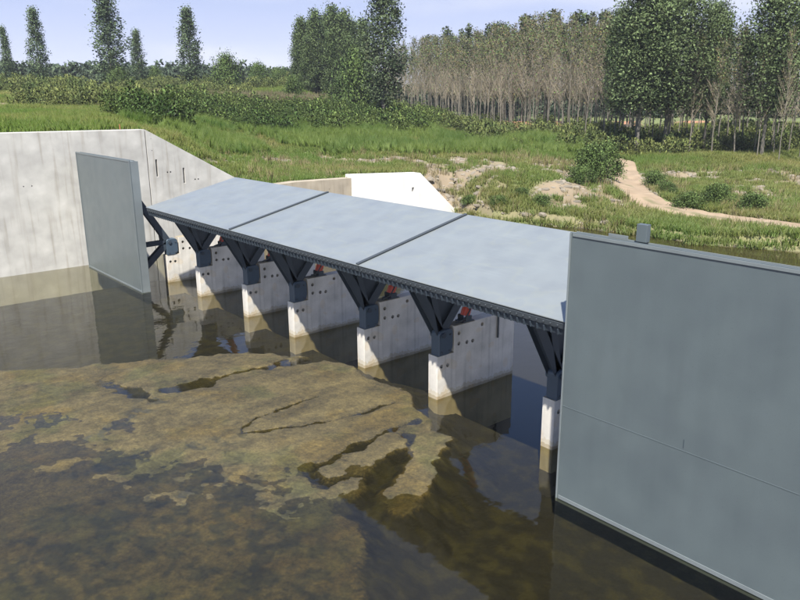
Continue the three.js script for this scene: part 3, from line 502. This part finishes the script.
// plantation of slender, half-bare young poplars in rows
const slim = [0, 1, 2, 3].map((k) => {
  const r = rng(200 + k), list = [], L = new Leaves(220 + k), H = 13, bark = [0.14, 0.127, 0.105], twig = [0.235, 0.20, 0.145];
  for (let i = 0; i < 5; i++) { const f = (y) => [0.12 * Math.sin(y * 0.4 + k), 0.12 * Math.cos(y * 0.33 + k)], y0 = H * i / 5 - (i ? 0 : 0.3), y1 = H * (i + 1) / 5, a = f(y0), b = f(y1); list.push([a[0], y0, a[1], b[0], y1, b[1], 0.08 * (1 - i / 5.4), 0.08 * (1 - (i + 1) / 5.4), 5, ...bark]); }
  const nb = 58;
  for (let i = 0; i < nb; i++) {
    const y = lerp(3.2, H - 0.6, (i + r()) / nb), th = r() * 6.283, len = lerp(2.5, 1.0, (y - 2.6) / (H - 3.2)) * (0.7 + 0.5 * r()), out = 0.36 + 0.2 * r(), bx = Math.cos(th) * len * out, bz = Math.sin(th) * len * out, by = y + len * 0.85;
    list.push([0, y, 0, bx, by, bz, 0.022, 0.006, 3, ...twig]);
    for (let q = 0; q < 5; q++) { const t = 0.25 + 0.16 * q, th2 = th + (r() - 0.5) * 2.4, l2 = len * 0.36; list.push([bx * t, lerp(y, by, t), bz * t, bx * t + Math.cos(th2) * l2 * 0.5, lerp(y, by, t) + l2 * 0.9, bz * t + Math.sin(th2) * l2 * 0.5, 0.011, 0.004, 3, ...twig]); }
    const up = (y - 2.6) / (H - 3.2), nl = Math.round(lerp(2, 17, smooth(0.25, 0.9, up)));
    for (let q = 0; q < nl; q++) {
      const t = 0.3 + 0.75 * r(), x = bx * t + (r() - 0.5) * 0.5, yy = lerp(y, by, t) + (r() - 0.5) * 0.5, z = bz * t + (r() - 0.5) * 0.5, gree = r();
      L.leaf(x, yy, z, 0.085 + 0.07 * r(), new THREE.Vector3(bx, 0.6, bz).normalize(), mix3([0.24, 0.245, 0.115], [0.18, 0.235, 0.09], gree).map((c) => c * (0.7 + 0.6 * r())));
    }
  }
  return { trunk: limbs(list), crown: L.build() };
});
const slimGreen = [0, 1].map((k) => crownTree(240 + k, { h: 14, base: 3.5, shape: (t) => 1.0 * Math.pow(Math.sin(Math.PI * clamp(0.14 + t * 0.84, 0, 1)), 0.7), clumps: 80, per: 18, spread: 0.55, size: 0.24, ca: [0.05, 0.075, 0.035], cb: [0.12, 0.15, 0.075], limbN: 12, trunk: 0.11, bark: [0.16, 0.145, 0.12] }));
{
  const r = rng(300), A = spot(392, 124), B = spot(640, 80), along = B.clone().sub(A); along.y = 0; const len = along.length(); along.normalize();
  const away = new THREE.Vector3(along.z, 0, -along.x); if (away.dot(new THREE.Vector3(FWD.x, 0, FWD.z)) < 0) away.negate();
  let n = 0;
  for (let row = 0; row < 9; row++) for (let d = -24 + (row % 2) * 1.1; d < len + 26; d += 2.35 + row * 0.08) {
    if (n >= 290) break;
    const x = A.x + along.x * (d + (r() - 0.5) * 0.7) + away.x * (row * 3.4 + (r() - 0.5) * 0.7), z = A.z + along.z * (d + (r() - 0.5) * 0.7) + away.z * (row * 3.4 + (r() - 0.5) * 0.7);
    const px = azPx(x, z); if (px > 850 || px < 366) continue;
    const D = Math.hypot(x - EYE.x, z - EYE.z), y = groundY(x, z) - 0.05, want = lerp(46, 14, smooth(395, 580, px)) + (r() - 0.5) * 22 + (px > 640 ? 14 : 0);
    const green = row > 4 && r() < 0.45, h = clamp(atDist(clamp(px, 0, 800), want, D).y - y, 9, 16.5);
    plant('plantation_poplar', green ? slimGreen[n % 2] : slim[(r() * 4) | 0], 'slender half-bare young poplar in the plantation rows', 'tree', new THREE.Vector3(x, y, z), r() * 6.28, h / (green ? 14 : 13.6), 'poplars of the plantation'); n++;
    const last = scene.children[scene.children.length - 1], girth = 0.75 + 0.6 * r(); last.scale.x *= girth; last.scale.z *= girth; last.rotation.x = (r() - 0.5) * 0.09; last.rotation.z = (r() - 0.5) * 0.09;
  }
  console.log('plantation', n);
}
// big broadleaf trees at the plantation's near edge
{
  const bigs = [0, 1].map((k) => crownTree(320 + k, { h: 15.5, base: 4.6, shape: (t) => 3.3 * Math.pow(Math.sin(Math.PI * clamp(0.12 + t * 0.80, 0, 1)), 0.6), clumps: 240, per: 84, spread: 1.05, size: 0.145, ca: [0.05, 0.076, 0.032], cb: [0.165, 0.215, 0.10], limbN: 26, trunk: 0.2 }));
  [[640, 73, -14, 0, 'large broadleaf tree with full crown before the plantation', 1.15], [668, 76, -12, 1, 'broadleaf tree next to the largest tree before the plantation', 1.1], [617, 82, 12, 1, 'slimmer broadleaf tree at the side of the largest tree', 0.62], [708, 78, 6, 0, 'broadleaf tree standing apart beyond the dirt track', 0.8], [768, 72, -12, 1, 'large broadleaf tree above the bend of the river bank', 1]].forEach(([px, D, top, k, lab, w]) => { const p = spot(px, D), s = topH(px, top, D, p) / 15.5, t = plant('broadleaf_tree', bigs[k], lab, 'tree', p, px, s); t.scale.x = t.scale.z = s * w; });
}
// bushes on the bank
for (const [px, py, s, sy, k, lab] of [[592, 182, 0.82, 0.95, 0, 'dense round bush at the top of the dirt track'], [604, 178, 0.7, 1.15, 1, 'leafy bush right beside the start of the dirt track'], [580, 184, 0.55, 0.7, 2, 'low bush on the bank next to the dense round bush'], [656, 187, 0.55, 0.7, 1, 'low spreading bush inside the bend of the dirt track'], [668, 194, 0.45, 0.6, 0, 'small bush at the lower edge of the track bend'], [690, 208, 0.55, 0.6, 2, 'low bush on the bank above the track end'], [716, 205, 0.6, 0.7, 0, 'rounded bush on the bank past the track end'], [752, 212, 0.6, 0.6, 1, 'low bush near the outer bend of the river bank'], [498, 205, 0.36, 0.5, 2, 'small low shrub on the rubble bank near the wing wall'], [540, 206, 0.4, 0.5, 1, 'small low shrub in the middle of the rubble bank'], [470, 203, 0.4, 0.45, 0, 'small low shrub right beside the wing wall slope'], [521, 196, 0.36, 0.45, 0, 'tiny shrub high on the rubble bank']]) { const p = pick(px, py); p.y = groundY(p.x, p.z) - 0.08; bush(px, 0, s, sy, k, lab, null, p); }

// ground cover: nobody could count it
function cover(name, geo, n, seed, place, label, category, colour) {
  const r = rng(seed), mats = [], cols = [], q = new THREE.Quaternion(), e = new THREE.Euler();
  for (let i = 0; i < n; i++) {
    const c = place(r); if (!c) continue;
    const [x, z, s, sy] = c, y = groundY(x, z);
    mats.push(new THREE.Matrix4().compose(new THREE.Vector3(x, y - 0.03, z), q.setFromEuler(e.set((r() - 0.5) * 0.3, r() * 6.283, (r() - 0.5) * 0.3)), new THREE.Vector3(s, s * (sy ?? 1), s))); cols.push(colour(r, x, z, c));
  }
  const im = new THREE.InstancedMesh(geo, leafMat, mats.length); im.name = name; mats.forEach((m, i) => { im.setMatrixAt(i, m); im.setColorAt(i, cols[i]); });
  im.castShadow = im.receiveShadow = true; scene.add(im); console.log(name, mats.length); return tag(im, label, category, null, 'stuff');
}
const tuft = (seed, blades, h, w, lean) => { const L = new Leaves(seed), r = rng(seed + 9); for (let i = 0; i < blades; i++) { const th = r() * 6.283, d = r() * 0.16, x = Math.cos(th) * d, z = Math.sin(th) * d, hh = h * (0.6 + 0.6 * r()), th2 = r() * 6.283, lx = Math.cos(th2) * lean * hh, lz = Math.sin(th2) * lean * hh, px = -Math.sin(th2) * w, pz = Math.cos(th2) * w, v = 0.75 + 0.5 * r(); const P = [[x - px, 0, z - pz], [x + px, 0, z + pz], [x + lx * 0.4 + px * 0.8, hh * 0.6, z + lz * 0.4 + pz * 0.8], [x + lx * 0.4 - px * 0.8, hh * 0.6, z + lz * 0.4 - pz * 0.8], [x + lx, hh, z + lz]]; for (const k of [0, 1, 2, 0, 2, 3, 3, 2, 4]) { L.p.push(...P[k]); L.n.push(lx / hh * 0.6, 0.8, lz / hh * 0.6); L.c.push(v, v, v * 0.95); } } return L.build(); };
const clump = (seed, n, R, H, s) => { const L = new Leaves(seed), r = rng(seed + 3); for (let i = 0; i < n; i++) { const th = r() * 6.283, t = r(), q = Math.sqrt(r()) * R * Math.sqrt(1 - t * t * 0.8), o = new THREE.Vector3(Math.cos(th) * q / R, 0.5 + t * 0.5, Math.sin(th) * q / R).normalize(), v = 0.65 + 0.7 * r(); L.leaf(Math.cos(th) * q, 0.08 + t * H, Math.sin(th) * q, s * (0.6 + 0.8 * r()), o, [v, v, v], 1.9); } return L.build(); };
const polar = (r, p0, p1, d0, d1) => { const px = lerp(p0, p1, r()), D = d0 * Math.pow(d1 / d0, Math.pow(r(), 0.8)), p = atDist(px, 100, D); return [p.x, p.z, px, D]; };
const onLand = (x, z, px, D) => px < 455 ? x < WALLX - 0.7 : D > shoreD(px) - 0.3 && x > WALLX - 30;
const inCrop = (px, row, x, z) => px > 150 + 120 * fbm(x * 0.14, z * 0.14, 3, 54) && px < 492 && row < 131 + 20 * fbm(x * 0.2, z * 0.2, 3, 55) && row > (px < 240 ? 104 : px < 420 ? 108 : lerp(112, 134, (px - 420) / 70)) + 5 * fbm(x * 0.3, z * 0.3, 2, 53);
cover('grass', tuft(400, 11, 0.24, 0.016, 0.6), 265000, 401, (r) => {
  const [x, z, px, D] = polar(r, -160, 980, 33, 132); if (!onLand(x, z, px, D)) return null;
  const row = rowOf(x, groundY(x, z), z), e = landPatch(x, z, px, D, row); if (r() < e * 1.15 || (px > 595 && trackDist(x, z) < 1.35)) return null;
  return [x, z, (0.55 + 0.75 * r()) * (D > 60 ? 1.35 : 1) * (row > 196 && px > 455 ? 1.2 : 1), 0.7 + 0.6 * r(), px, row];
}, 'rough sunlit grass covering the river banks and fields', 'grass', (r, x, z, [, , , , px, row]) => { const m = fbm(x * 0.12, z * 0.12, 4, 51), dry = clamp(0.35 + m * 1.3 + (r() - 0.5) * 0.5, 0, 1); return new THREE.Color().setRGB(lerp(0.15, 0.32, dry), lerp(0.235, 0.295, dry), lerp(0.045, 0.11, dry)); });
cover('crop_plants', clump(410, 130, 0.6, 1.3, 0.08), 17000, 411, (r) => {
  const [x, z, px, D] = polar(r, 90, 510, 46, 112); if (!onLand(x, z, px, D)) return null;
  const row = rowOf(x, groundY(x, z), z); if (!inCrop(px, row, x, z) || (fbm(x * 0.12, z * 0.12, 3, 57) > 0.13)) return null;
  return [x, z, (0.55 + 0.8 * r()) * clamp(0.9 + 0.9 * fbm(x * 0.3, z * 0.3, 3, 56), 0.45, 1.3), 0.7 + 0.6 * r()];
}, 'dark green leafy crop growing in a broad band across the slope', 'crop', (r, x, z) => { const t = clamp(0.4 + fbm(x * 0.15, z * 0.15, 3, 58) * 1.5 + (r() - 0.5) * 0.5, 0, 1); return new THREE.Color().setRGB(lerp(0.08, 0.22, t), lerp(0.14, 0.29, t), lerp(0.04, 0.085, t)); });
cover('tall_weeds', tuft(405, 16, 0.7, 0.018, 0.5), 60000, 406, (r) => {
  const [x, z, px, D] = polar(r, 60, 620, 46, 84); if (!onLand(x, z, px, D)) return null;
  const row = rowOf(x, groundY(x, z), z); if (row > 155 + 8 * fbm(x * 0.2, z * 0.2, 3, 62) || row < 122 || fbm(x * 0.16, z * 0.16, 3, 64) < -0.14) return null;
  return [x, z, 0.55 + 0.6 * r(), 0.7 + 0.7 * r()];
}, 'bright green tall weeds in a strip below the dark crop', 'weeds', (r, x, z) => { const t = clamp(0.5 + fbm(x * 0.2, z * 0.2, 3, 65) * 1.4 + (r() - 0.5) * 0.5, 0, 1); return new THREE.Color().setRGB(lerp(0.12, 0.25, t), lerp(0.21, 0.33, t), lerp(0.04, 0.08, t)); });
cover('ripe_crop', tuft(407, 12, 1.0, 0.03, 0.35), 9000, 408, (r) => {
  const [x, z, px, D] = polar(r, 150, 420, 84, 116); const row = rowOf(x, groundY(x, z), z), c = px < 240 ? 101 : lerp(101, 106, (px - 240) / 180); if (Math.abs(row - c) > 3.2 + 4 * fbm(x * 0.2, z * 0.2, 2, 66)) return null;
  return [x, z, 0.7 + 0.5 * r(), 1];
}, 'dry brownish ripe crop in a narrow strip above the dark crop', 'crop', (r) => { const t = r(); return new THREE.Color().setRGB(lerp(0.15, 0.25, t), lerp(0.15, 0.21, t), lerp(0.08, 0.12, t)); });
cover('dry_stalks', tuft(414, 9, 0.55, 0.014, 0.35), 5500, 415, (r) => {
  const [x, z, px, D] = polar(r, 200, 980, 37, 66); if (!onLand(x, z, px, D) || fbm(x * 0.3, z * 0.3, 3, 94) < 0.02 || (px > 595 && trackDist(x, z) < 1.2)) return null;
  return [x, z, 0.5 + 0.7 * r(), 0.7 + 0.7 * r()];
}, 'dry straw-coloured stalks scattered over the bank', 'weeds', (r) => { const t = r(); return new THREE.Color().setRGB(lerp(0.2, 0.36, t), lerp(0.18, 0.29, t), lerp(0.08, 0.15, t)); });
cover('undergrowth', clump(420, 90, 0.55, 0.9, 0.08), 15000, 421, (r) => {
  const [x, z, px, D] = polar(r, -120, 960, 70, 150); if ((px > 240 && px < 470 && D < 90) || (px > 252 && px < 356 && D < 118)) return null;
  const row = rowOf(x, groundY(x, z), z), nn = fbm(x * 0.1, z * 0.1, 3, 59); if (px < 400 ? nn < (row < 104 ? 0.06 : 0.16) || row < 82 : D > 118 || nn < (D > 92 ? 0.05 : -0.12) || earth(x, z, px, D) > 0.2) return null;
  return [x, z, 0.7 + 0.9 * r(), 0.8 + 0.6 * r()];
}, 'weeds and undergrowth below the trees and on the hillside', 'undergrowth', (r) => { const t = r(); return new THREE.Color().setRGB(lerp(0.09, 0.24, t), lerp(0.13, 0.27, t), lerp(0.045, 0.09, t)); });
cover('distant_hedge', clump(430, 110, 1.6, 2.4, 0.3), 4200, 431, (r) => { const [x, z, px, D] = polar(r, -120, 980, 150, 260); if (px < 420 && D < 165) return null; return [x, z, 0.8 + 0.9 * r(), 0.7 + 0.6 * r()]; }, 'far dark hedge line along the skyline and behind the plantation', 'hedge', (r) => { const t = r(); return new THREE.Color().setRGB(lerp(0.06, 0.13, t), lerp(0.09, 0.17, t), lerp(0.06, 0.10, t)); });
{ // rubble on the bank
  const g = new THREE.IcosahedronGeometry(0.12, 1), p = g.attributes.position; for (let i = 0; i < p.count; i++) { const k = 1 + 0.6 * n2(p.getX(i) * 9, p.getY(i) * 9 + p.getZ(i) * 7, 3); p.setXYZ(i, p.getX(i) * k * 1.3, p.getY(i) * k * 0.7, p.getZ(i) * k); } g.computeVertexNormals(); g.deleteAttribute('uv');
  g.setAttribute('color', new THREE.Float32BufferAttribute(new Array(p.count * 3).fill(1), 3));
  cover('rubble', g, 26000, 441, (r) => { const [x, z, px, D] = polar(r, 180, 960, 38, 64); if (!onLand(x, z, px, D)) return null; const row = rowOf(x, groundY(x, z), z), e = landPatch(x, z, px, D, row); if (r() > e * 0.45 || (px > 595 && trackDist(x, z) < 1)) return null; return [x, z, Math.pow(r(), 3) * 1.6 + 0.25, 1]; }, 'pale stones and rubble strewn on the bank', 'rubble', (r) => { const v = 0.6 + 0.6 * r(); return new THREE.Color().setRGB(0.36 * v, 0.32 * v, 0.26 * v); });
}

scene.fog = new THREE.FogExp2(new THREE.Color(0.80, 0.86, 0.95), 0.0003);
shade(scene);
renderer.render(scene, camera);
